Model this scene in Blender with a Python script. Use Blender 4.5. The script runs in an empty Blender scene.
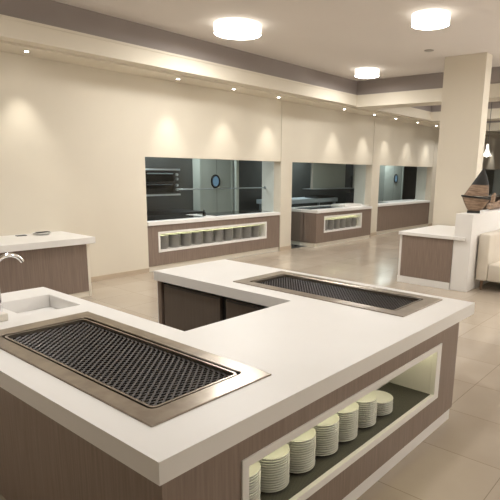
import bpy, bmesh, math, random
from mathutils import Vector, Matrix
random.seed(7)
C = bpy.context.scene.collection
PI = math.pi

# ------------------------------------------------------------------ camera
F_PX, YAW, PITCH, ROLL = 521.6197, 0.679390, -0.210019, 0.019490
CAM = Vector((-1.02049, -1.40126, 1.92708)); PX, PY = 38.877, 30.524
def make_camera():
    cy, sy, c, s = math.cos(YAW), math.sin(YAW), math.cos(PITCH), math.sin(PITCH)
    fw = Vector((cy*c, sy*c, s)); rt = Vector((sy, -cy, 0)); up = rt.cross(fw)
    cr, sr = math.cos(ROLL), math.sin(ROLL)
    r = cr*rt + sr*up; u = -sr*rt + cr*up
    cd = bpy.data.cameras.new('camera'); co = bpy.data.objects.new('camera', cd); C.objects.link(co)
    m = Matrix((r, u, -fw)).transposed().to_4x4(); m.translation = CAM
    co.matrix_world = m
    cd.sensor_fit = 'HORIZONTAL'; cd.sensor_width = 36; cd.lens = F_PX*36/500
    cd.shift_x = -PX/500; cd.shift_y = PY/500
    cd.clip_start = 0.05; cd.clip_end = 200
    bpy.context.scene.camera = co
make_camera()
vs = bpy.context.scene.view_settings
vs.view_transform = 'Standard'; vs.look = 'None'; vs.gamma = 1; vs.use_curve_mapping = False; vs.exposure = 1.4

# ------------------------------------------------------------------ materials
def srgb(r, g, b):
    f = lambda c: (c/255/12.92 if c/255 <= .04045 else ((c/255+.055)/1.055)**2.4)
    return (f(r), f(g), f(b), 1)
def mat(name, col, rough=.5, metal=0, emit=None, strength=0, coat=0, spec=None):
    m = bpy.data.materials.new(name); m.use_nodes = True
    b = m.node_tree.nodes['Principled BSDF']
    b.inputs['Base Color'].default_value = col if len(col) == 4 else (*col, 1)
    b.inputs['Roughness'].default_value = rough; b.inputs['Metallic'].default_value = metal
    if spec is not None: b.inputs['Specular IOR Level'].default_value = spec
    if coat: b.inputs['Coat Weight'].default_value = coat; b.inputs['Coat Roughness'].default_value = .1
    if emit:
        b.inputs['Emission Color'].default_value = emit if len(emit) == 4 else (*emit, 1)
        b.inputs['Emission Strength'].default_value = strength
    return m
def nodes(m): return m.node_tree.nodes, m.node_tree.links, m.node_tree.nodes['Principled BSDF']
def noise_mix(m, c1, c2, scale=(1,1,1), nscale=4, detail=4, contrast=(.35,.65), bump=0, rough=None):
    N, L, b = nodes(m)
    g = N.new('ShaderNodeNewGeometry'); mp = N.new('ShaderNodeMapping'); mp.inputs['Scale'].default_value = scale
    L.new(g.outputs['Position'], mp.inputs['Vector'])
    n = N.new('ShaderNodeTexNoise'); n.inputs['Scale'].default_value = nscale; n.inputs['Detail'].default_value = detail
    L.new(mp.outputs['Vector'], n.inputs['Vector'])
    r = N.new('ShaderNodeValToRGB'); r.color_ramp.elements[0].position = contrast[0]; r.color_ramp.elements[1].position = contrast[1]
    r.color_ramp.elements[0].color = c1; r.color_ramp.elements[1].color = c2
    L.new(n.outputs['Fac'], r.inputs['Fac']); L.new(r.outputs['Color'], b.inputs['Base Color'])
    if bump:
        bp = N.new('ShaderNodeBump'); bp.inputs['Strength'].default_value = bump; bp.inputs['Distance'].default_value = .01
        L.new(n.outputs['Fac'], bp.inputs['Height']); L.new(bp.outputs['Normal'], b.inputs['Normal'])
    return m
M = {}
M['solid'] = noise_mix(mat('white_solid_surface', (.8,.77,.72), .42, spec=.35), (.80,.78,.75,1), (.83,.81,.785,1), nscale=1.5)
M['wood'] = noise_mix(mat('taupe_wood_laminate', (.25,.18,.15), .42), (.195,.143,.113,1), (.275,.208,.168,1), scale=(1,1,.045), nscale=70, detail=6, contrast=(.25,.75))
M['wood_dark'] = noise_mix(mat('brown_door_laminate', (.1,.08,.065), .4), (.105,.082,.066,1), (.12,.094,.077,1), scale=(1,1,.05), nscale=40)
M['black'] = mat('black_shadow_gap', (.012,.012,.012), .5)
M['wall'] = noise_mix(mat('cream_wall_paint', (.75,.67,.53), .75), (.70,.64,.535,1), (.73,.67,.56,1), nscale=.8)
M['cream'] = noise_mix(mat('cream_satin_panel', (.75,.67,.54), .3), (.775,.72,.61,1), (.795,.735,.63,1), nscale=.8)
M['ceil'] = noise_mix(mat('white_ceiling_paint', (.8,.74,.67), .85), (.71,.66,.62,1), (.73,.68,.64,1), nscale=.7)
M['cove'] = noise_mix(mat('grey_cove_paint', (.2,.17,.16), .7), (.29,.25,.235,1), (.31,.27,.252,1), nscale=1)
M['reveal'] = mat('white_reveal_panel', (.82,.82,.77), .5)
M['base'] = noise_mix(mat('beige_skirting_tile', (.5,.4,.29), .35), (.50,.405,.30,1), (.54,.44,.33,1), nscale=3)
M['plate'] = mat('white_porcelain', (.76,.75,.71), .18)
M['fplate'] = mat('grey_plate_glaze', (.40,.385,.36), .35)  # even grey, darker than the island plates
M['steel'] = noise_mix(mat('brushed_stainless_steel', (.5,.45,.4), .28, 1), (.32,.275,.23,1), (.39,.34,.285,1), scale=(1,1,1), nscale=14, detail=2)
M['pale_top'] = mat('pale_blue_steel_sheet', (.55,.64,.70), .35, .2)
M['steel_cool'] = mat('cool_stainless_steel', (.62,.68,.74), .3, 1)
M['chrome'] = mat('polished_chrome', (.85,.85,.86), .06, 1)
M['mesh'] = mat('dark_perforated_metal', (.085,.077,.074), .42, .5)
M['tray'] = mat('black_tray', (.055,.05,.048), .5, .2)
M['glassblack'] = mat('black_ceramic_glass', (.012,.013,.015), .06)
M['kwall'] = noise_mix(mat('dark_kitchen_tile', (.05,.05,.045), .35), (.050,.052,.050,1), (.068,.071,.069,1), nscale=2)
M['kfloor'] = mat('dark_kitchen_floor', (.05,.05,.05), .4)
M['kdoor'] = mat('pale_green_door', (.56,.61,.56), .4)
M['kblue'] = mat('blue_glow_porthole', (.02,.03,.05), .1, emit=(.28,.48,.65), strength=.16)  # slight emission puts blue light into the porthole pane
M['darkgrey'] = mat('dark_grey_metal', (.06,.06,.062), .4, .5)
M['leather'] = noise_mix(mat('cream_leather', (.66,.58,.47), .45), (.66,.60,.51,1), (.70,.64,.55,1), nscale=6)
M['legwood'] = mat('brown_sofa_leg_wood', (.2,.12,.07), .4)
M['boatwood'] = noise_mix(mat('weathered_wood', (.3,.2,.13), .6), (.17,.11,.072,1), (.33,.225,.15,1), scale=(1,1,5), nscale=9, detail=5, bump=.2)
M['blackpaint'] = mat('black_painted_wood', (.018,.017,.016), .5)
M['shade'] = mat('lit_fabric_shade', (.9,.87,.8), .6, emit=(1,.96,.86), strength=.9)
M['diffuser'] = mat('lit_diffuser', (.95,.93,.9), .5, emit=(1,.985,.945), strength=24)
M['dimlamp'] = mat('dim_lit_shade', (.9,.88,.84), .5, emit=(1,.98,.94), strength=1.0)
M['rim'] = mat('grey_lamp_rim', (.35,.32,.29), .4, .6)
M['led'] = mat('warm_led_strip', (.9,.9,.8), .5, emit=(1,.95,.58), strength=3.4)
M['led_far'] = mat('greenish_led_strip', (.9,.9,.8), .5, emit=(.98,1,.55), strength=5)
M['spotlamp'] = mat('lit_downlight_lens', (1,1,1), .3, emit=(1,.97,.9), strength=12)
M['rubber'] = mat('dark_rubber_mat', (.075,.07,.055), .6)
M['paper'] = mat('white_paper', (.8,.78,.74), .7)
M['tap_body'] = mat('satin_tap_base', (.75,.70,.62), .3)
M['glow'] = mat('lit_bulb_glass', (1,1,1), .3, emit=(1,.96,.88), strength=2.5)
M['globe'] = mat('fill_globe_glow', (1,1,1), .3, emit=(1,.98,.945), strength=26)  # glow of the added, unseen globe lights
M['pendant'] = mat('lit_white_pendant', (.9,.88,.84), .4, emit=(1,.93,.82), strength=.35)
def glass_material():
    m = bpy.data.materials.new('clear_window_glass'); m.use_nodes = True
    N, L = m.node_tree.nodes, m.node_tree.links
    N.remove(N['Principled BSDF'])
    t = N.new('ShaderNodeBsdfTransparent'); t.inputs['Color'].default_value = (.95,.97,.965,1)
    g = N.new('ShaderNodeBsdfGlossy'); g.inputs['Roughness'].default_value = .02
    f = N.new('ShaderNodeFresnel'); f.inputs['IOR'].default_value = 1.5
    ge = N.new('ShaderNodeNewGeometry'); iv = N.new('ShaderNodeMath'); iv.operation = 'SUBTRACT'; iv.inputs[0].default_value = 1; L.new(ge.outputs['Backfacing'], iv.inputs[1])
    mu = N.new('ShaderNodeMath'); mu.operation = 'MULTIPLY'; L.new(f.outputs[0], mu.inputs[0]); L.new(iv.outputs[0], mu.inputs[1])
    x = N.new('ShaderNodeMixShader'); L.new(mu.outputs[0], x.inputs[0]); L.new(t.outputs[0], x.inputs[1]); L.new(g.outputs[0], x.inputs[2])
    L.new(x.outputs[0], N['Material Output'].inputs['Surface']); return m
M['glass'] = glass_material()
def floor_material():
    m = mat('polished_beige_tiles', (.5,.42,.32), .2); N, L, b = nodes(m)
    g = N.new('ShaderNodeNewGeometry'); sep = N.new('ShaderNodeSeparateXYZ'); L.new(g.outputs['Position'], sep.inputs[0])
    def math_(op, a, v=None, w=None):
        n = N.new('ShaderNodeMath'); n.operation = op
        for i, q in enumerate((a, v)):
            if q is None: continue
            if isinstance(q, (int, float)): n.inputs[i].default_value = q
            else: L.new(q, n.inputs[i])
        return n.outputs[0]
    def line(sock, off, size):
        t = math_('DIVIDE', math_('SUBTRACT', sock, off), size)
        fr = math_('FRACT', t); d = math_('ABSOLUTE', math_('SUBTRACT', fr, .5))
        return math_('GREATER_THAN', d, .5-.0022/size), math_('FLOOR', t)
    lx, ix = line(sep.outputs[0], 1.67, .651); ly, iy = line(sep.outputs[1], .095, .668)
    gl = math_('MAXIMUM', lx, ly)
    cmb = N.new('ShaderNodeCombineXYZ'); L.new(ix, cmb.inputs[0]); L.new(iy, cmb.inputs[1])
    wn = N.new('ShaderNodeTexWhiteNoise'); L.new(cmb.outputs[0], wn.inputs['Vector'])
    ns = N.new('ShaderNodeTexNoise'); ns.inputs['Scale'].default_value = 1.6; ns.inputs['Detail'].default_value = 6; L.new(g.outputs['Position'], ns.inputs['Vector'])
    s = math_('ADD', math_('MULTIPLY', wn.outputs['Value'], .35), math_('MULTIPLY', ns.outputs['Fac'], .65))
    r = N.new('ShaderNodeValToRGB'); r.color_ramp.elements[0].color = (.42,.352,.278,1); r.color_ramp.elements[1].color = (.53,.457,.37,1)
    r.color_ramp.elements[0].position = .2; r.color_ramp.elements[1].position = .8
    L.new(s, r.inputs[0])
    mx = N.new('ShaderNodeMixRGB'); L.new(gl, mx.inputs[0]); L.new(r.outputs[0], mx.inputs[1]); mx.inputs[2].default_value = (.24,.195,.15,1)
    L.new(mx.outputs[0], b.inputs['Base Color'])
    b.inputs['Roughness'].default_value = .15
    return m
M['floor'] = floor_material()
def rib_mat():
    m = M['rubber']; N, L, b = nodes(m)
    g = N.new('ShaderNodeNewGeometry'); w = N.new('ShaderNodeTexChecker'); w.inputs['Scale'].default_value = 200
    w.inputs['Color1'].default_value = (.035,.033,.026,1); w.inputs['Color2'].default_value = (.095,.09,.072,1)
    L.new(g.outputs['Position'], w.inputs['Vector']); L.new(w.outputs['Color'], b.inputs['Base Color'])
rib_mat()

# ------------------------------------------------------------------ mesh helpers
class MB:
    def __init__(s): s.bm = bmesh.new()
    def _merge(s, b2):
        me = bpy.data.meshes.new('t'); b2.to_mesh(me); b2.free(); s.bm.from_mesh(me); bpy.data.meshes.remove(me)
    def box(s, x0, x1, y0, y1, z0, z1, bev=0, seg=2, rot=None, piv=None):
        b = bmesh.new()
        v = [b.verts.new((x, y, z)) for x in (x0, x1) for y in (y0, y1) for z in (z0, z1)]
        for f in ((0,1,3,2),(4,6,7,5),(0,4,5,1),(2,3,7,6),(0,2,6,4),(1,5,7,3)): b.faces.new([v[i] for i in f])
        bmesh.ops.recalc_face_normals(b, faces=b.faces)
        if bev: bmesh.ops.bevel(b, geom=list(b.edges), offset=bev, segments=seg, affect='EDGES', profile=.5)
        if rot is not None: bmesh.ops.rotate(b, verts=b.verts, cent=piv, matrix=rot)
        s._merge(b); return s
    def prism(s, pts, axis, a, b_, bev=0):
        # pts 2D; axis 0: (y,z) polygon along x; 1: (x,z) along y; 2: (x,y) along z
        def P(p, t): return {0:(t,p[0],p[1]),1:(p[0],t,p[1]),2:(p[0],p[1],t)}[axis]
        b = bmesh.new(); A = [b.verts.new(P(p, a)) for p in pts]; B = [b.verts.new(P(p, b_)) for p in pts]
        n = len(pts); b.faces.new(A); b.faces.new(B[::-1])
        for i in range(n): b.faces.new((A[i], A[(i+1)%n], B[(i+1)%n], B[i]))
        bmesh.ops.recalc_face_normals(b, faces=b.faces)
        if bev: bmesh.ops.bevel(b, geom=list(b.edges), offset=bev, segments=2, affect='EDGES', profile=.5)
        s._merge(b); return s
    def lathe(s, prof, cx=0, cy=0, n=32, closed=False):
        b = s.bm; rings = []
        for r, z in prof:
            if r < 1e-6: rings.append([b.verts.new((cx, cy, z))])
            else: rings.append([b.verts.new((cx+r*math.cos(2*PI*k/n), cy+r*math.sin(2*PI*k/n), z)) for k in range(n)])
        prs = list(zip(rings, rings[1:])) + ([(rings[-1], rings[0])] if closed else [])
        for A, B in prs:
            for k in range(n):
                j = (k+1) % n
                if len(A) == 1 and len(B) == 1: continue
                if len(A) == 1: f = (A[0], B[k], B[j])
                elif len(B) == 1: f = (A[k], A[j], B[0])
                else: f = (A[k], A[j], B[j], B[k])
                b.faces.new(f)
        return s
    def tube(s, pts, rad, n=12, cap=True):
        b = s.bm; pts = [Vector(p) for p in pts]; rads = rad if isinstance(rad, (list, tuple)) else [rad]*len(pts)
        rings = []; ref = None
        for i, p in enumerate(pts):
            t = (pts[min(i+1, len(pts)-1)] - pts[max(i-1, 0)]).normalized()
            if ref is None: ref = Vector((0,0,1)) if abs(t.z) < .9 else Vector((1,0,0))
            ref = (ref - t*ref.dot(t)).normalized(); q = t.cross(ref)
            rings.append([b.verts.new(p + rads[i]*(math.cos(2*PI*k/n)*ref + math.sin(2*PI*k/n)*q)) for k in range(n)])
        for A, B in zip(rings, rings[1:]):
            for k in range(n): b.faces.new((A[k], A[(k+1)%n], B[(k+1)%n], B[k]))
        if cap: b.faces.new(rings[0][::-1]); b.faces.new(rings[-1])
        return s
    def grid(s, us, vs_, filled, w0, w1, axis=2):
        # solid made of grid cells, extruded from w0 to w1 along axis
        def P(u, v, w): return {2:(u,v,w),1:(u,w,v),0:(w,u,v)}[axis]
        b = bmesh.new(); cache = {}
        def V(i, j, k):
            if (i,j,k) not in cache: cache[(i,j,k)] = b.verts.new(P(us[i], vs_[j], (w0,w1)[k]))
            return cache[(i,j,k)]
        nu, nv = len(us)-1, len(vs_)-1
        F = lambda i, j: 0 <= i < nu and 0 <= j < nv and filled((us[i]+us[i+1])/2, (vs_[j]+vs_[j+1])/2)
        for i in range(nu):
            for j in range(nv):
                if not F(i, j): continue
                for k in (0, 1): b.faces.new([V(i,j,k), V(i+1,j,k), V(i+1,j+1,k), V(i,j+1,k)])
                for di, dj, e in ((-1,0,((i,j),(i,j+1))),(1,0,((i+1,j),(i+1,j+1))),(0,-1,((i,j),(i+1,j))),(0,1,((i,j+1),(i+1,j+1)))):
                    if not F(i+di, j+dj): b.faces.new([V(*e[0],0), V(*e[1],0), V(*e[1],1), V(*e[0],1)])
        bmesh.ops.recalc_face_normals(b, faces=b.faces)
        s._merge(b); return s
    def loft(s, loops, closed=True, cap=False):
        b = s.bm; R = [[b.verts.new(p) for p in l] for l in loops]; n = len(R[0])
        for A, B in zip(R, R[1:]):
            for k in range(n if closed else n-1): b.faces.new((A[k], A[(k+1)%n], B[(k+1)%n], B[k]))
        if cap: b.faces.new(R[0][::-1]); b.faces.new(R[-1])
        return s
    def build(s, name, m, parent=None, origin=None, smooth=False, bevel=0):
        bmesh.ops.recalc_face_normals(s.bm, faces=s.bm.faces)
        o_ = Vector((0,0,0))
        if parent is not None:
            p = parent
            while p is not None: o_ += p.location; p = p.parent
        loc = Vector(origin) if origin is not None else Vector((0,0,0))
        if parent is None: bmesh.ops.translate(s.bm, verts=s.bm.verts, vec=-loc)
        else: bmesh.ops.translate(s.bm, verts=s.bm.verts, vec=-o_)
        me = bpy.data.meshes.new(name); s.bm.to_mesh(me); s.bm.free()
        me.materials.append(M[m] if isinstance(m, str) else m)
        o = bpy.data.objects.new(name, me); C.objects.link(o)
        if parent is None: o.location = loc
        else: o.parent = parent
        if smooth:
            for p in me.polygons: p.use_smooth = True
            try: me.set_sharp_from_angle(angle=math.radians(40))
            except Exception: pass
        if bevel:
            md = o.modifiers.new('bevel', 'BEVEL'); md.width = bevel; md.segments = 2; md.limit_method = 'ANGLE'
        return o
def tag(o, label, cat, group=None):
    o['label'] = label; o['category'] = cat
    if group: o['group'] = group
    return o
def thing(name, label, cat, loc, group=None):
    o = bpy.data.objects.new(name, None); C.objects.link(o); o.location = loc; o.empty_display_size = .1
    return tag(o, label, cat, group)
def struct(o): o['kind'] = 'structure'; return o
def dup(root, loc, label=None, group=None):
    r = root.copy(); C.objects.link(r); r.location = loc
    if label: r['label'] = label
    if group: r['group'] = group
    for ch in list(root.children):
        c = ch.copy(); C.objects.link(c); c.parent = r
        for g in ch.children:
            d = g.copy(); C.objects.link(d); d.parent = c
    return r
def rrect(x0, x1, y0, y1, z, r, n=6):
    out = []
    for cx, cy, a0 in ((x1-r,y1-r,0),(x0+r,y1-r,PI/2),(x0+r,y0+r,PI),(x1-r,y0+r,1.5*PI)):
        for k in range(n+1):
            a = a0 + k*PI/2/n; out.append((cx+r*math.cos(a), cy+r*math.sin(a), z))
    return out
ORD = ['first','second','third','fourth','fifth','sixth','seventh','eighth','ninth','tenth','eleventh','twelfth','thirteenth','fourteenth','fifteenth','sixteenth']

# ------------------------------------------------------------------ room dimensions
YW = 6.607; YG = 6.82; YR = 7.2; XL, XR = -5.0, 27.5; YF = -6.5; YK = 9.2
ZC, ZL, ZS = 4.06, 3.73, 3.45; YB = 5.8
HEAD = 2.10; SILL = .93
OPEN = [(4.75, 8.52), (8.94, 12.70), (13.14, 16.90), (17.35, 21.1), (21.54, 25.35)]

struct(MB().box(XL, XR, YF, YW+.02, -.15, 0).build('floor', 'floor'))
struct(MB().box(XL-.1, XR+.1, YF-.1, YB+.12, ZC, ZC+.15).build('ceiling', 'ceil'))
# soffit along the window wall, with its upright face (cream) and grey cove above
struct(MB().box(XL, XR, YB, 6.03, ZS+.03, ZL).box(XL, XR, 6.03, YW+.3, ZS, ZL).build('trim_1', 'wall'))
struct(MB().box(XL, XR, YB-.012, YB, ZL-.035, ZL).build('trim_50', 'wall'))
struct(MB().box(XL, XR, YB+.035, YB+.12, ZL, ZC).build('trim_2', 'cove'))
BEAMS = [(10.4, 11.0), (14.68, 15.3), (19.0, 19.6), (23.3, 23.9)]
k = 3
for (a, b) in BEAMS:
    struct(MB().box(a, b, YF, YB-.002, ZS, ZL).build('trim_%d' % k, 'wall'))
    struct(MB().box(a+.035, b-.035, YF, YB+.03, ZL, ZC).build('trim_%d' % (k+1), 'cove')); k += 2
# wall with the pass openings
w = MB()
xs = [XL] + [v for o in OPEN for v in o] + [XR]
def in_open(x, z): return any(a < x < b for a, b in OPEN) and z < HEAD
w.grid(xs, [0, HEAD, ZS], lambda x, z: not in_open(x, z), YW+.022, YG, axis=1)
# cladding panels leave a narrow joint left of each pier
joints = [o[1]-.012 for o in OPEN]
edges = [XL] + joints + [XR]
for i in range(len(edges)-1):
    a = edges[i] + (.016 if i else 0); b = edges[i+1]
    brk = sorted(set([a, b] + [v for o in OPEN for v in o if a < v < b]))
    w.grid(brk, [0, HEAD, ZS], lambda x, z: not in_open(x, z), YW, YW+.0225, axis=1)
struct(w.build('wall_back', 'wall'))
struct(MB().box(12.305, 12.70, YW+.03, YG-.01, 0, SILL-.001).build('trim_40', 'wall'))
struct(MB().box(12.305, 12.70, YW-.02, YR+.2, SILL, SILL+.001).build('trim_41', 'solid'))
for i, (a, b) in enumerate(OPEN):        # white return walls inside each opening
    struct(MB().box(b-.001, b+.10, YG+.001, YR, 0, 2.6).build('trim_%d' % (20+i), 'reveal'))
struct(MB().box(XL, XR, YG, YR, 2.6, 2.75).build('ceiling_kitchen', 'kwall'))
struct(MB().box(XL, XR, YR, YK, 3.0, 3.1).build('ceiling_pass', 'kwall'))
struct(MB().box(XL, XR, YG, YG+.05, HEAD, 2.6).build('trim_30', 'kwall'))
struct(MB().box(XL, XR, YR-.0, YR+.05, 2.75, 3.0).build('trim_31', 'kwall'))
struct(MB().box(XL, XR, YK, YK+.1, 0, 3.1).build('wall_kitchen', 'kwall'))
struct(MB().box(XL, XR, YW+.02, YK, -.15, 0).build('floor_kitchen', 'kfloor'))
struct(MB().box(XL-.1, XL, YF, YK+.1, 0, ZC).build('wall_left', 'wall'))
struct(MB().box(XR, XR+.1, YF, YK+.1, 0, ZC).build('wall_right', 'wall'))
struct(MB().box(XL-.1, XR+.1, YF-.1, YF, 0, ZC).build('wall_front', 'wall'))
bb = MB(); bb.box(XL, 4.745, YW-.012, YW, 0, .085)
for i in range(len(OPEN)):
    a = OPEN[i][1]; b = OPEN[i+1][0] if i+1 < len(OPEN) else XR
    bb.box(a+.005, b, YW-.014, YW, 0, .09)
struct(bb.build('baseboard_back', 'base'))
# glass panes
for i, (a, b) in enumerate(OPEN):
    z0 = .90 if i != 1 else .905
    g = struct(MB().box(a+.002, b-.002, YG+.01, YG+.022, SILL+.014, HEAD+.05).build('window_%d' % (i+1), 'glass'))
struct(MB().box(8.95, 9.60, YG+.01, YG+.022, .004, SILL).build('window_6', 'glass'))
MB().box(9.40, 9.46, YG-.02, YG+.035, 0, .03, .004).build('pane_clip', 'darkgrey', parent=bpy.data.objects['window_6'])

# ------------------------------------------------------------------ column, half wall, low counter, sofa
col = MB().box(9.0, 9.30, 2.20, 3.0, 0, ZC, .006).build('column', 'wall'); struct(col)
hw = MB().box(7.34, 10.6, 1.59, 1.875, 0, 1.275, .006).build('half_wall', 'solid')
tag(hw, 'waist-high cream half wall end beside the cream sofa, carrying the wooden boat', 'half wall')
lc = thing('low_counter', 'low cream counter with taupe wood front at the foot of the square column', 'counter', (8.0, 2.4, 0))
MB().box(7.30, 8.98, 1.877, 2.86, .845, .90, .004).build('counter_top', 'solid', lc)
MB().box(7.30, 7.338, 1.68, 1.876, .845, .90, .003).build('top_return', 'solid', lc)
MB().grid([7.345, 8.97], [1.88, 2.85], lambda x, y: True, .0, .843).build('body', 'solid', lc)
MB().box(7.328, 7.344, 1.882, 2.80, .115, .842, .002).build('front_panel', 'wood', lc)
MB().box(7.322, 7.344, 1.88, 2.85, .0, .113, .003).build('plinth', 'solid', lc)

sf = thing('sofa', 'cream leather bench sofa against the half wall at the right edge', 'sofa', (9.2, 1.15, 0))
MB().box(7.62, 10.5, 1.38, 1.565, .17, .95, .03, 3).build('backrest', 'leather', sf, smooth=True)
MB().box(7.64, 10.5, .62, 1.378, .17, .46, .03, 3).build('seat', 'leather', sf, smooth=True)
for x, y in ((7.71, 1.48), (7.71, .72), (10.4, 1.48), (10.4, .72)):
    MB().lathe([(0,0),(.018,0),(.028,.172),(0,.172)], x, y, 12).build('leg', 'legwood', sf)

# wooden sailboat on the half wall
B0 = Vector((7.66, 1.785, 1.271)); RT = Vector((.344, -.939, 0)); NN = Vector((.939, .344, 0))
def bp(s_, n_, z): return tuple(B0 + RT*s_ + NN*n_ + Vector((0,0,z)))
boat = thing('wooden_sailboat', 'carved wooden sailboat ornament with black-tipped sail on the half wall', 'ornament', B0)
def hull_loops():
    L_ = []
    for t in range(9):   # from keel to gunwale
        q = t/8; z = .045 + .225*q; ls = -.015 - .115*q**.8; rs = .175 + .135*q**.8; wd = .05 + .045*q**.6
        ring = []
        for k_ in range(28):
            a = 2*PI*k_/28; c_, s2 = math.cos(a), math.sin(a)
            sh = (abs(s2)**.9)*(1 if s2 > 0 else -1)
            ring.append(bp((ls+rs)/2 + (rs-ls)/2*c_, wd*sh, z - (.02*q*(c_+1))))
        L_.append(ring)
    return L_
hl = hull_loops()
MB().loft(hl, cap=True).build('hull', 'boatwood', boat, smooth=True)
gl = []
for dz, ex in ((0,1.0),(0,1.06),(.026,1.06),(.026,.8)):
    ring = []
    for p in hl[-1]:
        c0 = Vector(bp(.09, 0, 0)); v = Vector(p) - c0; v.z = 0
        ring.append((c0.x+v.x*ex, c0.y+v.y*ex, p[2]+dz))
    gl.append(ring)
MB().loft(gl, cap=True).build('gunwale', 'blackpaint', boat)
# sail : lens-section solid between the left and right outline, split at the black tip
def sail(z0, z1, n=8):
    L_ = []
    for i in range(n+1):
        z = z0 + (z1-z0)*i/n; q = max(0, (z-.30)/(.735-.30))
        l = -.10 + (.165+.10)*q; r = .285 - (.285-.175)*q**2.2
        l = min(l, r-.004); wd = .045*(1-q)+.006
        L_.append([bp((l+r)/2 + (r-l)/2*math.cos(2*PI*k_/16), wd*math.sin(2*PI*k_/16), z) for k_ in range(16)])
    return MB().loft(L_, cap=True)
sail(.285, .465).build('sail', 'boatwood', boat, smooth=True)
sail(.466, .733).build('sail_tip', 'blackpaint', boat, smooth=True)['label'] = 'black upper sail'
bs = MB(); c8 = [(-.03,-.06),(.175,-.06),(.175,.06),(-.03,.06)]
bs.loft([[bp(a, b, z) for a, b in c8] for z in (0, .042)], cap=True).build('base', 'blackpaint', boat)
# driftwood piece behind it
dw = MB().tube([(8.50,1.75,1.34),(8.62,1.76,1.345),(8.85,1.77,1.35),(9.10,1.76,1.345),(9.25,1.75,1.33)], [.035,.062,.07,.06,.03], 12)
dw.tube([(8.66,1.75,1.36),(8.68,1.74,1.44),(8.66,1.73,1.52),(8.70,1.72,1.575)], [.05,.038,.04,.022], 10)
dw.tube([(8.95,1.76,1.38),(9.02,1.72,1.44)], [.03,.015], 8)
dwo = dw.build('driftwood_ornament', 'boatwood', origin=(8.8,1.76,1.275), smooth=True)
tag(dwo, 'small gnarled driftwood ornament behind the wooden sailboat', 'ornament')

# ------------------------------------------------------------------ island
T0, T1 = .8063, .90
XE, YE, X1, Y1, X2, YS = 3.1186, 2.904, 1.0494, 1.1196, 2.1372, 2.982
CK = [(.139, .876, .2297, 1.974), (2.3195, 3.0167, .2298, 1.9635)]    # cooktop outlines
HO = [(a+.03, b-.03, c+.03, d-.03) for a, b, c, d in CK]
SK = (.53, .95, 2.20, 2.68)
ux = sorted({0, XE, X1, X2, SK[0], SK[1]} | {v for h in HO for v in h[:2]})
uy = sorted({0, Y1, YE, YS, SK[2], SK[3]} | {v for h in HO for v in h[2:]})
def top_fill(x, y):
    a = (x < X1 and y < YS) or (y < Y1) or (x > X2 and y < YE)
    for h in HO + [SK]:
        if h[0] < x < h[1] and h[2] < y < h[3]: return False
    return a
top = MB().grid(ux, uy, top_fill, T0, T1)
it = thing('island_worktop', 'thick white U-shaped worktop of the serving island', 'worktop', (1.5, .5, T0))
wk = top.build('slab', 'solid', it, bevel=.004)
s0, s1, s2, s3 = SK[0]+.003, SK[1]-.003, SK[2]+.003, SK[3]-.003
sink = MB()
sink.box(s0-.012, s0, s2-.012, s3+.012, .80, T1-.004).box(s1, s1+.012, s2-.012, s3+.012, .80, T1-.004)
sink.box(s0, s1, s2-.012, s2, .80, T1-.004).box(s0, s1, s3, s3+.012, .80, T1-.004)
sink.box(s0-.012, s1+.012, s2-.012, s3+.012, .788, .80)
sink.build('sink_basin', 'solid', it)
MB().lathe([(0,.8005),(.03,.8005),(.03,.804),(0,.804)], .74, 2.44, 20).build('drain', 'chrome', it)

# faucet on the worktop beside the sink
fc = thing('faucet', 'chrome gooseneck tap beside the white sink basin', 'faucet', (.36, 2.26, T1))
MB().box(.27, .415, 2.165, 2.36, T1, T1+.05, .006).build('base_block', 'tap_body', fc)
FD = Vector((1, 0, 0))
fz = Vector((.388, 2.245, 0))
MB().lathe([(0,T1+.05),(.024,T1+.05),(.022,T1+.30),(.016,T1+.315),(0,T1+.315)], fz.x, fz.y, 20).build('body', 'chrome', fc, smooth=True)
pts = [fz + Vector((0,0,T1+.30))]
for i in range(19):
    a = PI - i*(PI*.86)/18; R_ = .097
    pts.append(fz + FD*(R_ + R_*math.cos(a)) + Vector((0,0,T1+.33+R_*math.sin(a))))
MB().tube(pts, .0145, 14).build('spout', 'chrome', fc, smooth=True)
MB().tube([fz+Vector((0,0,T1+.2)), fz+Vector((-.07,-.02,T1+.24))], .008, 8).build('lever', 'chrome', fc)

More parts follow.
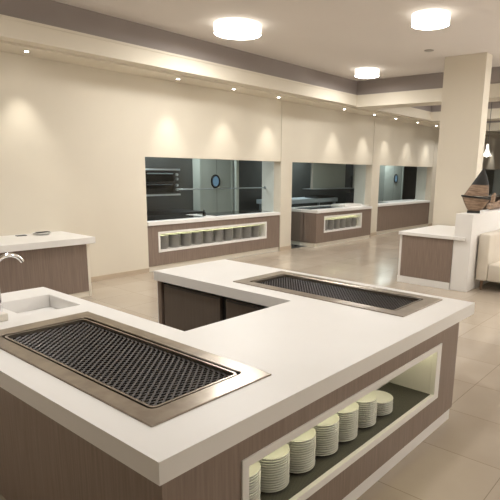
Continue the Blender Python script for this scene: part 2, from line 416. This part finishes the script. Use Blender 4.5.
# cooktops
def zigzag_plate(x0, x1, y0, y1, z, px_, py_, hw_):
    m = MB(); b = m.bm; nx = int(round((x1-x0)/px_)); ny = int(round((y1-y0)/py_))*2
    dx = (x1-x0)/nx; dy = (y1-y0)/ny; th = .005
    for i in range(nx+1):
        prev = None
        for j in range(ny+1):
            sgn = 1 if (i+j) % 2 else -1
            cx = x0 + i*dx + sgn*dx*.44; cx = min(max(cx, x0+hw_), x1-hw_)
            cy = y0 + j*dy; zz = z + (.003 if sgn > 0 else -.003)
            ring = [b.verts.new((cx-hw_, cy, zz)), b.verts.new((cx+hw_, cy, zz)), b.verts.new((cx+hw_, cy, zz+th)), b.verts.new((cx-hw_, cy, zz+th))]
            if prev:
                for k_ in range(4): b.faces.new((prev[k_], prev[(k_+1)%4], ring[(k_+1)%4], ring[k_]))
            prev = ring
    return m
for (a, b, c, d), (pu, pv, ph), lab in zip(CK, ((.0235, .040, .0072), (.018, .030, .0052)), ('large steel-framed cooktop with dark mesh plate beside the sink, nearest the viewer',
                                  'steel-framed cooktop with dark mesh plate on the far arm of the island')):
    ct = thing('inset_cooktop', lab, 'cooktop', ((a+b)/2, (c+d)/2, T1), 'cooktops set into the island worktop')
    ix0, ix1, iy0, iy1 = a+.085, b-.085, c+.115, d-.115
    fr = MB(); fr.loft([rrect(a,b,c,d,T1+.0005,.006), rrect(a,b,c,d,T1+.006,.006), rrect(a+.003,b-.003,c+.003,d-.003,T1+.008,.006),
                        rrect(ix0,ix1,iy0,iy1,T1+.008,.035), rrect(ix0+.003,ix1-.003,iy0+.003,iy1-.003,T1+.004,.033), rrect(ix0+.003,ix1-.003,iy0+.003,iy1-.003,T1-.03,.033)])
    fr.build('frame', 'steel', ct)
    lp = MB(); q0 = .018; q1 = .030
    lp.loft([rrect(ix0+q0,ix1-q0,iy0+q0,iy1-q0,T1-.034,.03), rrect(ix0+q0,ix1-q0,iy0+q0,iy1-q0,T1+.003,.03),
             rrect(ix0+q1,ix1-q1,iy0+q1,iy1-q1,T1+.003,.024), rrect(ix0+q1,ix1-q1,iy0+q1,iy1-q1,T1-.034,.024)])
    lp.build('inner_lip', 'steel', ct)
    tr = MB(); tr.loft([rrect(ix0+.002,ix1-.002,iy0+.002,iy1-.002,T1-.05,.03), rrect(ix0+.002,ix1-.002,iy0+.002,iy1-.002,T1-.035,.03)], cap=True)
    tr.build('tray', 'tray', ct)
    zigzag_plate(ix0+.032, ix1-.032, iy0+.032, iy1-.032, T1-.022, pu, pv, ph).build('mesh_plate', 'mesh', ct)

# island cabinets
NZ0, NZ1, NX0, NX1 = .29, .715, .42, 2.495         # niche frame outline
IX0, IX1, IZ0, IZ1, ND = .462, 2.42, .335, .672, .36
XC = 2.8144; CZ = .10; FW = .05
c1 = thing('niche_cabinet', 'taupe wood island cabinet with a lit open niche for plates', 'cabinet', (1.4, .3, 0))
MB().grid([.012, NX0+.02, NX1-.02, XC], [CZ, NZ0+.02, NZ1-.02, T0-.0015], lambda x, z: not (NX0+.02 < x < NX1-.02 and NZ0+.02 < z < NZ1-.02), .002, .032, axis=1).build('front_panel', 'wood', c1)
MB().box(XC-.03, XC, .033, 1.05, CZ, T0-.0015).build('side_panel', 'wood', c1)
MB().box(.06, 2.80, .012, 1.06, 0, CZ-.001, .003).build('plinth', 'solid', c1)
MB().grid([NX0, IX0, IX1, NX1], [NZ0, IZ0, IZ1, NZ1], lambda x, z: not (IX0 < x < IX1 and IZ0 < z < IZ1), -.006, .033, axis=1).build('niche_frame', 'solid', c1, bevel=.003)
nl = MB(); nl.box(IX0-.012, IX0, .033, ND, IZ0-.012, IZ1+.012).box(IX1, IX1+.012, .033, ND, IZ0-.012, IZ1+.012)
nl.box(IX0, IX1, .033, ND, IZ0-.012, IZ0).box(IX0, IX1, .033, ND, IZ1, IZ1+.012).box(IX0-.012, IX1+.012, ND, ND+.012, IZ0-.012, IZ1+.012)
nl.build('niche_lining', 'solid', c1)
MB().box(IX0+.02, IX1-.02, .045, .062, IZ1-.008, IZ1-.0005).build('led_strip', 'led', c1)
MB().grid([.04, XC-.04], [1.04, 1.07], lambda x, y: True, CZ, T0-.0015).build('back_panel', 'wood', c1)
c2 = thing('sink_cabinet', 'dark-sided taupe wood cabinet under the sink arm of the island', 'cabinet', (.5, 2.0, 0))
MB().box(.012, .042, 1.096, YS-.03, CZ, T0-.0015).build('side_panel', 'wood', c2)
MB().box(.012, .042, .033, 1.0945, CZ, T0-.0015).build('side_panel', 'wood', c1)
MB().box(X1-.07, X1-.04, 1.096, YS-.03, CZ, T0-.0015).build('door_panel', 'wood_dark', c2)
MB().box(.043, X1-.071, YS-.06, YS-.03, CZ, T0-.0015).build('end_panel', 'wood', c2)
MB().box(.07, X1-.10, 1.10, YS-.07, 0, CZ-.001).build('plinth', 'solid', c2)
c3 = thing('fridge_cabinet', 'cabinet with dark brown doors facing into the U of the island', 'cabinet', (2.6, 2.0, 0))
fx = X2+.045
MB().box(fx-.012, XE-.08, YE-.046, YE-.014, CZ, T0-.0015).build('end_panel', 'wood', c3)
MB().box(fx-.012, fx-.002, YE-.0135, YE-.0035, .0, T0-.0015).build('edge_strip', 'solid', c3)
MB().box(fx-.010, fx+.02, YE-.062, YE-.0465, CZ, T0-.0015).build('stile', 'wood', c3)
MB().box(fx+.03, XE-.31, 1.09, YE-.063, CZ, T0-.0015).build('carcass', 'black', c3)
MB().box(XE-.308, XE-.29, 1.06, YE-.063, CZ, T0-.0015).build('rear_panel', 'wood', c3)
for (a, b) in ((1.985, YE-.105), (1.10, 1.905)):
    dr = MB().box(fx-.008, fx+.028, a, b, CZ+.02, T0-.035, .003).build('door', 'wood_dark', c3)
    MB().box(fx-.010, fx-.0085, a+.012, b-.012, T0-.055, T0-.04).build('handle_lip', 'darkgrey', dr)
MB().box(fx+.05, XE-.32, 1.09, YE-.065, 0, CZ-.001).build('plinth', 'solid', c3)

mt = MB().box(IX0+.012, IX1-.012, .02, ND-.006, IZ0+.0005, IZ0+.0045, .001).build('shelf_mat', 'rubber', origin=(1.44,.2,IZ0))
tag(mt, 'dark ribbed non-slip mat lining the floor of the island niche', 'mat')

# ------------------------------------------------------------------ plates
def plate_mesh(name, R, th, m, n=40):
    k_ = R/.1025
    prof = [(0,.004*th),(.068*k_,.004*th),(.070*k_,0),(.076*k_,0),(.078*k_,.006*th),(.1025*k_,.0175*th),(.1030*k_,.0195*th),(.1015*k_,.0215*th),(.080*k_,.0130*th),(.066*k_,.0105*th),(0,.0105*th)]
    o = MB().lathe(prof, n=n).build(name, m, smooth=True)
    return o
proto = plate_mesh('plate', .1025, 1.0, 'plate')
first = True
def stack_plates(proto, used, x, y, z, n, pitch, phrase, group, jit=.0012, sc=1, colr='white'):
    for i in range(n):
        o = proto if not used[0] else proto.copy()
        if used[0]: C.objects.link(o)
        used[0] = True
        o.location = (x + random.uniform(-jit, jit), y + random.uniform(-jit, jit), z + i*pitch)
        o.rotation_euler = (0, 0, random.uniform(0, 6.28)); o.scale = (sc, sc, 1)
        r = n-1-i
        pos = 'topmost %s plate' % colr if r == 0 else 'bottom %s plate' % colr if i == 0 else '%s plate %s from top' % (colr, ORD[r])
        tag(o, '%s in %s' % (pos, phrase), 'plate', group)
used = [False]
for si, (x, n) in enumerate(zip((.585, .805, 1.03, 1.255, 1.465, 1.69, 1.91), (14, 14, 14, 14, 14, 13, 7))):
    stack_plates(proto, used, x, .178, IZ0+.005, n, .0138, '%s stack from left under the island worktop' % ORD[si], 'plates in the island niche')

# ------------------------------------------------------------------ pass counters in the wall
def pass_counter(a, b, yf, niche, label, stacks=None, group=None, phrase=None, side_left=False):
    t = thing('pass_counter', label, 'counter', ((a+b)/2, yf, 0))
    sx0 = a-.0
    MB().box(sx0, b, yf-.03, YR+.25, .862, SILL, .004).build('counter_top', 'solid', t)
    if niche:
        n0, n1, z0, z1 = niche; f_ = .045
        MB().grid([a, n0+.01, n1-.01, b], [.10, z0+.01, z1-.01, .861], lambda x, z: not (n0+.01 < x < n1-.01 and z0+.01 < z < z1-.01), yf, yf+.02, axis=1).build('front_panel', 'wood', t)
        MB().grid([n0, n0+f_, n1-f_, n1], [z0, z0+f_, z1-f_, z1], lambda x, z: not (n0+f_ < x < n1-f_ and z0+f_ < z < z1-f_), yf-.006, yf+.021, axis=1).build('niche_frame', 'solid', t, bevel=.003)
        i0, i1, j0, j1 = n0+f_, n1-f_, z0+f_, z1-f_; y0, y1 = yf+.021, yf+.36
        l = MB(); l.box(i0-.012,i0,y0,y1,j0,j1).box(i1,i1+.012,y0,y1,j0,j1).box(i0-.012,i1+.012,y0,y1,j0-.012,j0).box(i0-.012,i1+.012,y0,y1,j1,j1+.012).box(i0-.012,i1+.012,y1,y1+.012,j0-.012,j1+.012)
        l.build('niche_lining', 'solid', t)
        MB().box(i0+.02, i1-.02, y1-.03, y1-.012, j1-.012, j1-.0005).build('led_strip', 'led_far', t)
        MB().box(a+.0, b, yf+.40, yf+.42, .10, .861).build('back_panel', 'wood', t)
        if stacks:
            ns, npl, R = stacks
            for s_ in range(ns):
                x = i0 + .02 + R + (i1-i0-2*R-.08)*s_/(ns-1)
                stack_plates(FP, fused, x, yf+.03+R, j0+.001, npl, .0225, '%s stack from left, %s' % (ORD[s_], phrase), group, .002, R/.138, 'grey')
    else:
        MB().box(a, b, yf, yf+.02, .10, .861).build('front_panel', 'wood', t)
        MB().box(a, b, yf+.40, yf+.42, .10, .861).build('back_panel', 'wood', t)
    MB().box(a+.0, b-.0, yf+.025, yf+.06, 0, .099).build('plinth', 'cream', t)
    if side_left:
        MB().box(a, a+.02, yf+.021, YR+.22, .10, .861).build('side_panel', 'wood', t)
        MB().box(a+.025, a+.06, yf+.061, YR+.2, 0, .099).build('side_plinth', 'cream', t)
    return t
FP = plate_mesh('plate', .138, 1.55, 'fplate', 28); fused = [False]
pass_counter(4.76, 8.51, YW+.012, (4.99, 8.05, .345, .735), 'long taupe wood counter with ten plate stacks below the first kitchen window', (10, 11, .138), 'plates in the wall counters', 'niche below first kitchen window')
pass_counter(9.60, 12.30, 6.33, (9.94, 11.78, .345, .77), 'projecting taupe wood counter with six plate stacks below the second kitchen window', (6, 11, .125), 'plates in the wall counters', 'niche of second window counter', side_left=True)
pass_counter(13.15, 16.89, YW+.012, None, 'plain taupe wood counter without niche below the third kitchen window')
pass_counter(17.36, 21.09, YW+.012, None, 'plain counter below the fourth kitchen window behind the column')
pass_counter(21.55, 25.34, YW+.012, None, 'plain counter below the farthest kitchen window, right of the column')
# hobs on the pass counters
def hob(x0, x1, y0, y1, label):
    t = thing('ceramic_hob', label, 'hob', ((x0+x1)/2, (y0+y1)/2, SILL), 'black hobs on the pass counters')
    MB().box(x0, x1, y0, y1, SILL, SILL+.012, .003).build('glass_top', 'glassblack', t)
    MB().box(x0-.006, x1+.006, y0-.006, y0-.0005, SILL, SILL+.01).build('front_trim', 'steel_cool', t)
hob(4.78, 6.25, 6.74, 7.38, 'left black hob behind the first window glass')
hob(6.62, 8.42, 6.76, 7.38, 'right black hob behind the first window glass, beside the white return wall')
hob(9.75, 11.2, 6.60, 7.15, 'black hob on the projecting counter of the second window')
hob(13.3, 14.3, 6.90, 7.38, 'black hob behind the third window glass')
tb = thing('bottle', 'small dark bottle standing between the hobs behind the first window', 'bottle', (6.43, 6.95, SILL))
MB().lathe([(0,SILL),(.035,SILL),(.035,SILL+.07),(.012,SILL+.10),(.012,SILL+.13),(0,SILL+.13)], 6.43, 6.95, 16).build('body', 'glassblack', tb, smooth=True)
MB().lathe([(0,SILL+.131),(.015,SILL+.131),(.015,SILL+.155),(0,SILL+.155)], 6.43, 6.95, 12).build('cap', 'steel_cool', tb)
wb = MB().box(11.35, 12.25, 6.62, 7.1, SILL, SILL+.055, .01).build('white_slab', 'paper', origin=(11.9,6.86,SILL))  # plain flat white slab on the counter top
tag(wb, 'flat white slab on the projecting counter of the second window', 'board')

# ------------------------------------------------------------------ left wall counter and things on it
wc = thing('wall_counter', 'taupe wood counter with cream top against the wall at left', 'counter', (1.4, 6.1, 0))
MB().box(-.6, 3.12, 5.62, YW-.001, .808, .90, .004).build('counter_top', 'solid', wc)
MB().box(-.58, 3.035, 5.735, 5.765, .08, .807).build('front_panel', 'wood', wc)
MB().box(3.036, 3.075, 5.735, YW-.02, .0, .807).build('side_panel', 'cream', wc)
MB().box(-.55, 3.035, 5.745, 5.765, 0, .078).build('plinth', 'cream', wc)
dish = thing('dish', 'black and white oval dish on the cream wall counter', 'dish', (2.70, 6.38, .90))
dd = MB(); dd.lathe([(0,.9),(.08,.9),(.13,.925),(.128,.93),(.08,.908),(0,.906)], 2.70, 6.38, 28)
dd.build('bowl', 'paper', dish, smooth=True)
for k_, (dx, dy, rz) in enumerate(((-.03,0,.3),(.04,.02,-.4),(0,-.03,.1))):
    MB().box(2.70+dx-.10, 2.70+dx+.10, 6.38+dy-.035, 6.38+dy+.035, .927+.006*k_, .932+.006*k_, .002, rot=Matrix.Rotation(rz,3,'Z'), piv=Vector((2.70+dx,6.38+dy,.93))).build('napkin', ('blackpaint','paper','blackpaint')[k_], dish)
cd_ = MB().box(2.34, 2.48, 6.38, 6.45, .9005, .911, .002).build('small_box', 'darkgrey', origin=(2.41,6.41,.9))
tag(cd_, 'small flat dark box left of the dish on the wall counter', 'box')

# ------------------------------------------------------------------ kitchen behind the glass
ov = thing('deck_oven', 'steel-framed two-deck oven on the kitchen wall seen through the first window', 'oven', (6.5, 8.7, 1.25))
ox0, ox1, oy = 5.95, 6.95, 8.35
MB().box(ox0, ox1, oy+.02, 8.95, 1.26, 1.90).build('body', 'darkgrey', ov)
MB().box(ox0-.01, ox1+.01, oy-.01, oy+.018, 1.85, 1.89, .004).build('top_rail', 'steel_cool', ov)
MB().box(ox0-.01, ox1+.01, oy-.01, oy+.018, 1.285, 1.325, .004).build('bottom_rail', 'steel_cool', ov)
for z0 in (1.36, 1.60):
    d_ = MB().box(ox0+.02, ox1-.18, oy-.005, oy+.018, z0, z0+.215, .004).build('oven_door', 'glassblack', ov)
    MB().tube([(ox0+.07, oy-.04, z0+.18), (ox1-.23, oy-.04, z0+.18)], .012, 8).build('handle', 'steel_cool', d_)
    for kk in range(2):
        MB().tube([(ox1-.09, oy-.03, z0+.06+kk*.1), (ox1-.09, oy+.018, z0+.06+kk*.1)], .03, 14).build('knob', 'steel_cool', ov)
MB().box(ox0, ox1, 8.951, YK-.001, 1.3, 1.86).build('wall_bracket', 'darkgrey', ov)
bench = thing('kitchen_bench', 'long dark steel bench below the oven in the kitchen', 'bench', (7.0, 8.6, 0))
MB().box(5.0, 7.6, 8.25, 9.1, .84, .89, .004).build('bench_top', 'darkgrey', bench)
for x in (5.06, 7.54):
    for y in (8.31, 9.04): MB().box(x-.025, x+.025, y-.025, y+.025, 0, .839).build('leg', 'steel_cool', bench)
MB().box(5.05, 7.55, 8.3, 9.05, .25, .28).build('shelf', 'darkgrey', bench)
def swing_door(x0, x1, n, porth):
    d = struct(MB().box(x0, x1, 8.95, 9.0, .01, 2.6).build('door_%d' % n, 'kdoor'))
    fr_ = MB(); fr_.box(x0-.08, x0-.005, 8.93, YK-.001, 0, 2.68).box(x1+.005, x1+.08, 8.93, YK-.001, 0, 2.68).box(x0-.08, x1+.08, 8.93, YK-.001, 2.605, 2.68)
    fr_.build('door_frame', 'kdoor', d)
    xc, zc = porth
    r = MB(); n_ = 32
    loops = []
    for rr, yy in ((.155, 8.949), (.155, 8.92), (.115, 8.92), (.115, 8.949)):
        loops.append([(xc+rr*math.cos(2*PI*i/n_), yy, zc+1.15*rr*math.sin(2*PI*i/n_)) for i in range(n_)])
    r.loft(loops).build('porthole_ring', 'black', d)
    g_ = MB(); g_.loft([[(xc+.115*math.cos(2*PI*i/n_), yy, zc+1.15*.115*math.sin(2*PI*i/n_)) for i in range(n_)] for yy in (8.947, 8.935)], cap=True)
    g_.build('porthole_glass', 'kblue', d)
    MB().box((x0+x1)/2-.004, (x0+x1)/2+.004, 8.9485, 8.9495, .01, 2.6).build('leaf_joint', 'black', d)
swing_door(8.15, 9.2, 1, (8.62, 1.58))
swing_door(17.75, 19.2, 2, (18.62, 1.64))
cw = thing('steel_worktable', 'long pale steel worktable in the kitchen behind the second window', 'worktable', (12.0, 8.3, 0))
MB().box(9.95, 12.95, 7.95, 8.7, .96, 1.08, .01).build('table_top', 'pale_top', cw)
for x in (10.05, 12.85):
    for y in (8.02, 8.62): MB().box(x-.03, x+.03, y-.03, y+.03, 0, .959).build('leg', 'steel_cool', cw)
MB().box(10.0, 12.9, 8.0, 8.65, .3, .34).build('shelf', 'steel_cool', cw)
ht = thing('food_tray', 'black tray on the pale steel worktable behind the second window', 'tray', (12.4, 8.25, 1.08))
MB().box(11.95, 12.8, 8.03, 8.45, 1.0805, 1.10, .004).build('base', 'blackpaint', ht)
MB().grid([11.92,11.95,12.8,12.83],[8.0,8.03,8.45,8.48], lambda x,y: not(11.95<x<12.8 and 8.03<y<8.45), 1.085, 1.145).build('rim', 'blackpaint', ht)
hs = thing('hanging_shelf', 'pale steel frame hanging behind the second window', 'shelf', (11.9, 7.9, 1.4))
MB().box(11.32, 11.37, 7.78, 7.83, 1.38, 2.99).build('post', 'paper', hs)
MB().box(13.6, 13.65, 7.78, 7.83, 1.38, 2.99).build('post', 'paper', hs)
MB().box(11.36, 13.65, 7.78, 8.15, 1.36, 1.379).build('shelf_board', 'steel_cool', hs)
MB().box(11.75, 13.59, 8.12, 8.15, 1.38, 2.99).build('back_panel', 'kdoor', hs)
cm = thing('dark_equipment', 'tall dark appliance in the kitchen behind the second window', 'appliance', (15.2, 8.6, 0))  # plain dark equipment block of no certain type
MB().box(14.9, 15.6, 8.2, 8.9, 0, 1.15, .02).build('stand', 'darkgrey', cm)
MB().box(14.95, 15.5, 8.25, 8.8, 1.151, 1.75, .04).build('body', 'blackpaint', cm)
MB().lathe([(0,1.751),(.18,1.751),(.2,1.85),(.14,1.95),(0,1.96)], 15.2, 8.5, 20).build('rounded_top', 'blackpaint', cm, smooth=True)
pr = thing('glass_line_bar', 'thin pale bar added for a pale line across the first window glass', 'rail', (7.2, 7.1, 1.49))  # bar added in place of a pale line in the glass
MB().tube([(5.88, 7.1, 1.485), (8.512, 7.1, 1.485)], .013, 10).build('bar', 'steel_cool', pr)
MB().tube([(8.512, 7.1, 1.485), (8.5188, 7.1, 1.485)], .035, 16).build('wall_flange', 'steel_cool', pr)
pp = thing('door_post', 'slim pale steel post right of the swing door in the kitchen', 'post', (8.5, 7.9, 0))
MB().box(8.16, 8.24, 7.70, 7.78, 0, 2.999, .006).build('shaft', 'kdoor', pp)
MB().box(8.12, 8.28, 7.66, 7.82, 0, .012).build('foot_plate', 'steel_cool', pp)

# ------------------------------------------------------------------ lamps
def drum(loc, label):
    x, y, z = loc
    t = thing('ceiling_lamp', label, 'lamp', loc, 'round drum ceiling lamps')
    MB().lathe([(0,ZC-.001),(.349,ZC-.001),(.349,ZC-.016),(0,ZC-.016)], x, y, 48).build('ceiling_plate', 'rim', t, smooth=True)
    MB().lathe([(.352,ZC-.006),(.36,ZC-.006),(.36,ZC-.133),(.352,ZC-.133)], x, y, 48, closed=True).build('lamp_shade', 'shade', t, smooth=True)
    MB().lathe([(.352,ZC-.1335),(.364,ZC-.1335),(.364,ZC-.142),(.352,ZC-.142)], x, y, 48, closed=True).build('rim', 'rim', t, smooth=True)
    MB().lathe([(.351,ZC-.127),(.351,ZC-.134),(0,ZC-.135),(0,ZC-.127)], x, y, 48).build('diffuser', 'diffuser', t, smooth=True)
    return t
LZ = ZC
lamp0 = drum((5.08, 4.62, LZ), 'largest round drum lamp on the ceiling at top centre, the nearest one')
for x, y, lab in ((6.25, 2.04, 'round drum ceiling lamp at top right, above the half wall and column'),
                  (9.26, 4.85, 'smallest round drum lamp on the main ceiling, near its grey corner'),
                  (14.1, 5.2, 'distant round lamp glimpsed in the second ceiling recess beside the column'),
                  (4.6, -4.6, 'added drum fill lamp far to the right of the island, out of view'),  # from here on: unseen drum lamps added to brighten the room
                  (8.6, -2.4, 'added drum fill lamp over the sofas beyond the half wall, out of view'),
                  (9.9, 0.2, 'added drum fill lamp right of the square column, out of view'),
                  (1.2, 3.4, 'added drum fill lamp over the sink arm of the island, out of view'),
                  (1.1, 0.9, 'added drum fill lamp straight above the island, out of view'),
                  (-2.8, 4.2, 'added drum fill lamp over the left end of the wall counter, out of view'),
                  (12.6, -2.6, 'added drum fill lamp in the second recess to the right, out of view'),
                  (13.0, 4.15, 'added drum fill lamp in the second recess hidden by the column'),
                  (17.0, 5.2, 'added drum fill lamp in the third recess hidden by the column')):
    dl = dup(lamp0, (x, y, LZ), lab); dl.scale = (.72, .72, 1)
    if 'distant' in lab:
        for c in dl.children:
            if c.name.startswith(('lamp_shade', 'diffuser')):
                c.data = c.data.copy(); c.data.materials[0] = M['dimlamp']
# recessed downlights
def downlight(x, y, z, label, proto=[None]):
    if proto[0] is None:
        t = thing('downlight', label, 'downlight', (x, y, z), 'small recessed downlights along the window wall')
        MB().lathe([(.026,z-.0005),(.042,z-.0005),(.042,z-.006),(.026,z-.004)], x, y, 24, closed=True).build('ring', 'rim', t, smooth=True)
        MB().lathe([(0,z-.0005),(.025,z-.0005),(.025,z-.010),(0,z-.012)], x, y, 24).build('lens', 'spotlamp', t, smooth=True)
        proto[0] = t; return t
    return dup(proto[0], (x, y, z), label)
SPX = [(2.64, 'leftmost recessed downlight in the soffit, above the cream wall counter'),
       (5.27, 'recessed downlight over the left part of the first kitchen window'),
       (6.65, 'recessed downlight over the middle of the first kitchen window'),
       (8.02, 'recessed downlight beside the wall joint right of the first kitchen window'),
       (10.6, 'recessed downlight over the left part of the second kitchen window'),
       (12.1, 'recessed downlight over the right end of the second kitchen window'),
       (13.35, 'recessed downlight over the left end of the third kitchen window'),
       (14.8, 'recessed downlight over the middle of the third kitchen window'),
       (16.2, 'recessed downlight beside the column over the right end of the third window'),
       (23.0, 'recessed downlight over the farthest window, right of the column')]
for i, (x, lab) in enumerate(SPX):
    downlight(x, 6.28, ZS, lab)
    ld = bpy.data.lights.new('downlight_beam', 'SPOT'); ld.energy = 24; ld.color = (1,.96,.87); ld.spot_size = math.radians(64); ld.spot_blend = .75; ld.shadow_soft_size = .03
    lo = bpy.data.objects.new('downlight_beam', ld); C.objects.link(lo); lo.location = (x, 6.28, ZS-.03)
cdt = MB().lathe([(0,ZC-.0005),(.085,ZC-.0005),(.085,ZC-.008),(.07,ZC-.012),(0,ZC-.012)], 8.3, 3.0, 24).build('smoke_detector', 'rim', origin=(8.3,3.0,ZC), smooth=True)
tag(cdt, 'small round grey disc on the ceiling in front of the column', 'detector')
pd = thing('pendant_lamp', 'small white bell pendant lamp hanging right of the column', 'lamp', (13.8, 3.68, ZC))
MB().tube([(13.8,3.68,ZC-.001),(13.8,3.68,2.70)], .008, 8).build('cord', 'darkgrey', pd)
MB().lathe([(0,2.70),(.03,2.70),(.04,2.58),(.075,2.48),(.135,2.38),(.125,2.38),(.06,2.48),(0,2.52)], 13.8, 3.68, 24).build('lamp_shade', 'pendant', pd, smooth=True)
MB().lathe([(0,2.46),(.04,2.43),(.05,2.40),(.03,2.37),(0,2.36)], 13.8, 3.68, 16).build('bulb', 'glow', pd, smooth=True)

# unseen globe lights added to brighten the ceiling and upright faces
gp = None
for x, y, lab in ((4.2, -5.2, 'added globe fill light over the dining area right of the island, out of view'),
                  (6.0, -3.4, 'added globe fill light over the dining area beyond the island, out of view'),
                  (9.3, -0.7, 'added globe fill light over the sofas, out of view'),
                  (13.6, -2.6, 'added globe fill light at the far end of the dining area, out of view')):
    if gp is None:
        gp = thing('globe_fill_light', lab, 'lamp', (x, y, ZC), 'added globe fill lights')
        MB().tube([(x,y,ZC-.001),(x,y,2.62)], .007, 8).build('cord', 'darkgrey', gp)
        MB().lathe([(0,2.62),(.03,2.62),(.05,2.585)]+[(.19*math.sin(a*PI/16), 2.40+.19*math.cos(a*PI/16)) for a in range(2,16)]+[(0,2.21)], x, y, 28).build('fill_globe', 'globe', gp, smooth=True)
    else: dup(gp, (x, y, ZC), lab)

# unseen cool, dim area lights added to lift the kitchen
for i, (x, lab) in enumerate(((7.0, 'added cool area light under the kitchen ceiling behind the first window'), (12.0, 'added cool area light under the kitchen ceiling behind the second window'), (17.5, 'added cool area light under the kitchen ceiling behind the third window'))):
    ld = bpy.data.lights.new('kitchen_fill_light', 'AREA'); ld.shape = 'RECTANGLE'; ld.size = 1.2; ld.size_y = .2; ld.energy = 20; ld.color = (.95,1,.98)
    lo = bpy.data.objects.new('kitchen_fill_light', ld); C.objects.link(lo); lo.location = (x, 8.5, 2.98)

wd = bpy.data.worlds.new('world'); bpy.context.scene.world = wd; wd.use_nodes = True
wd.node_tree.nodes['Background'].inputs[0].default_value = (.9,.85,.75,1); wd.node_tree.nodes['Background'].inputs[1].default_value = .05
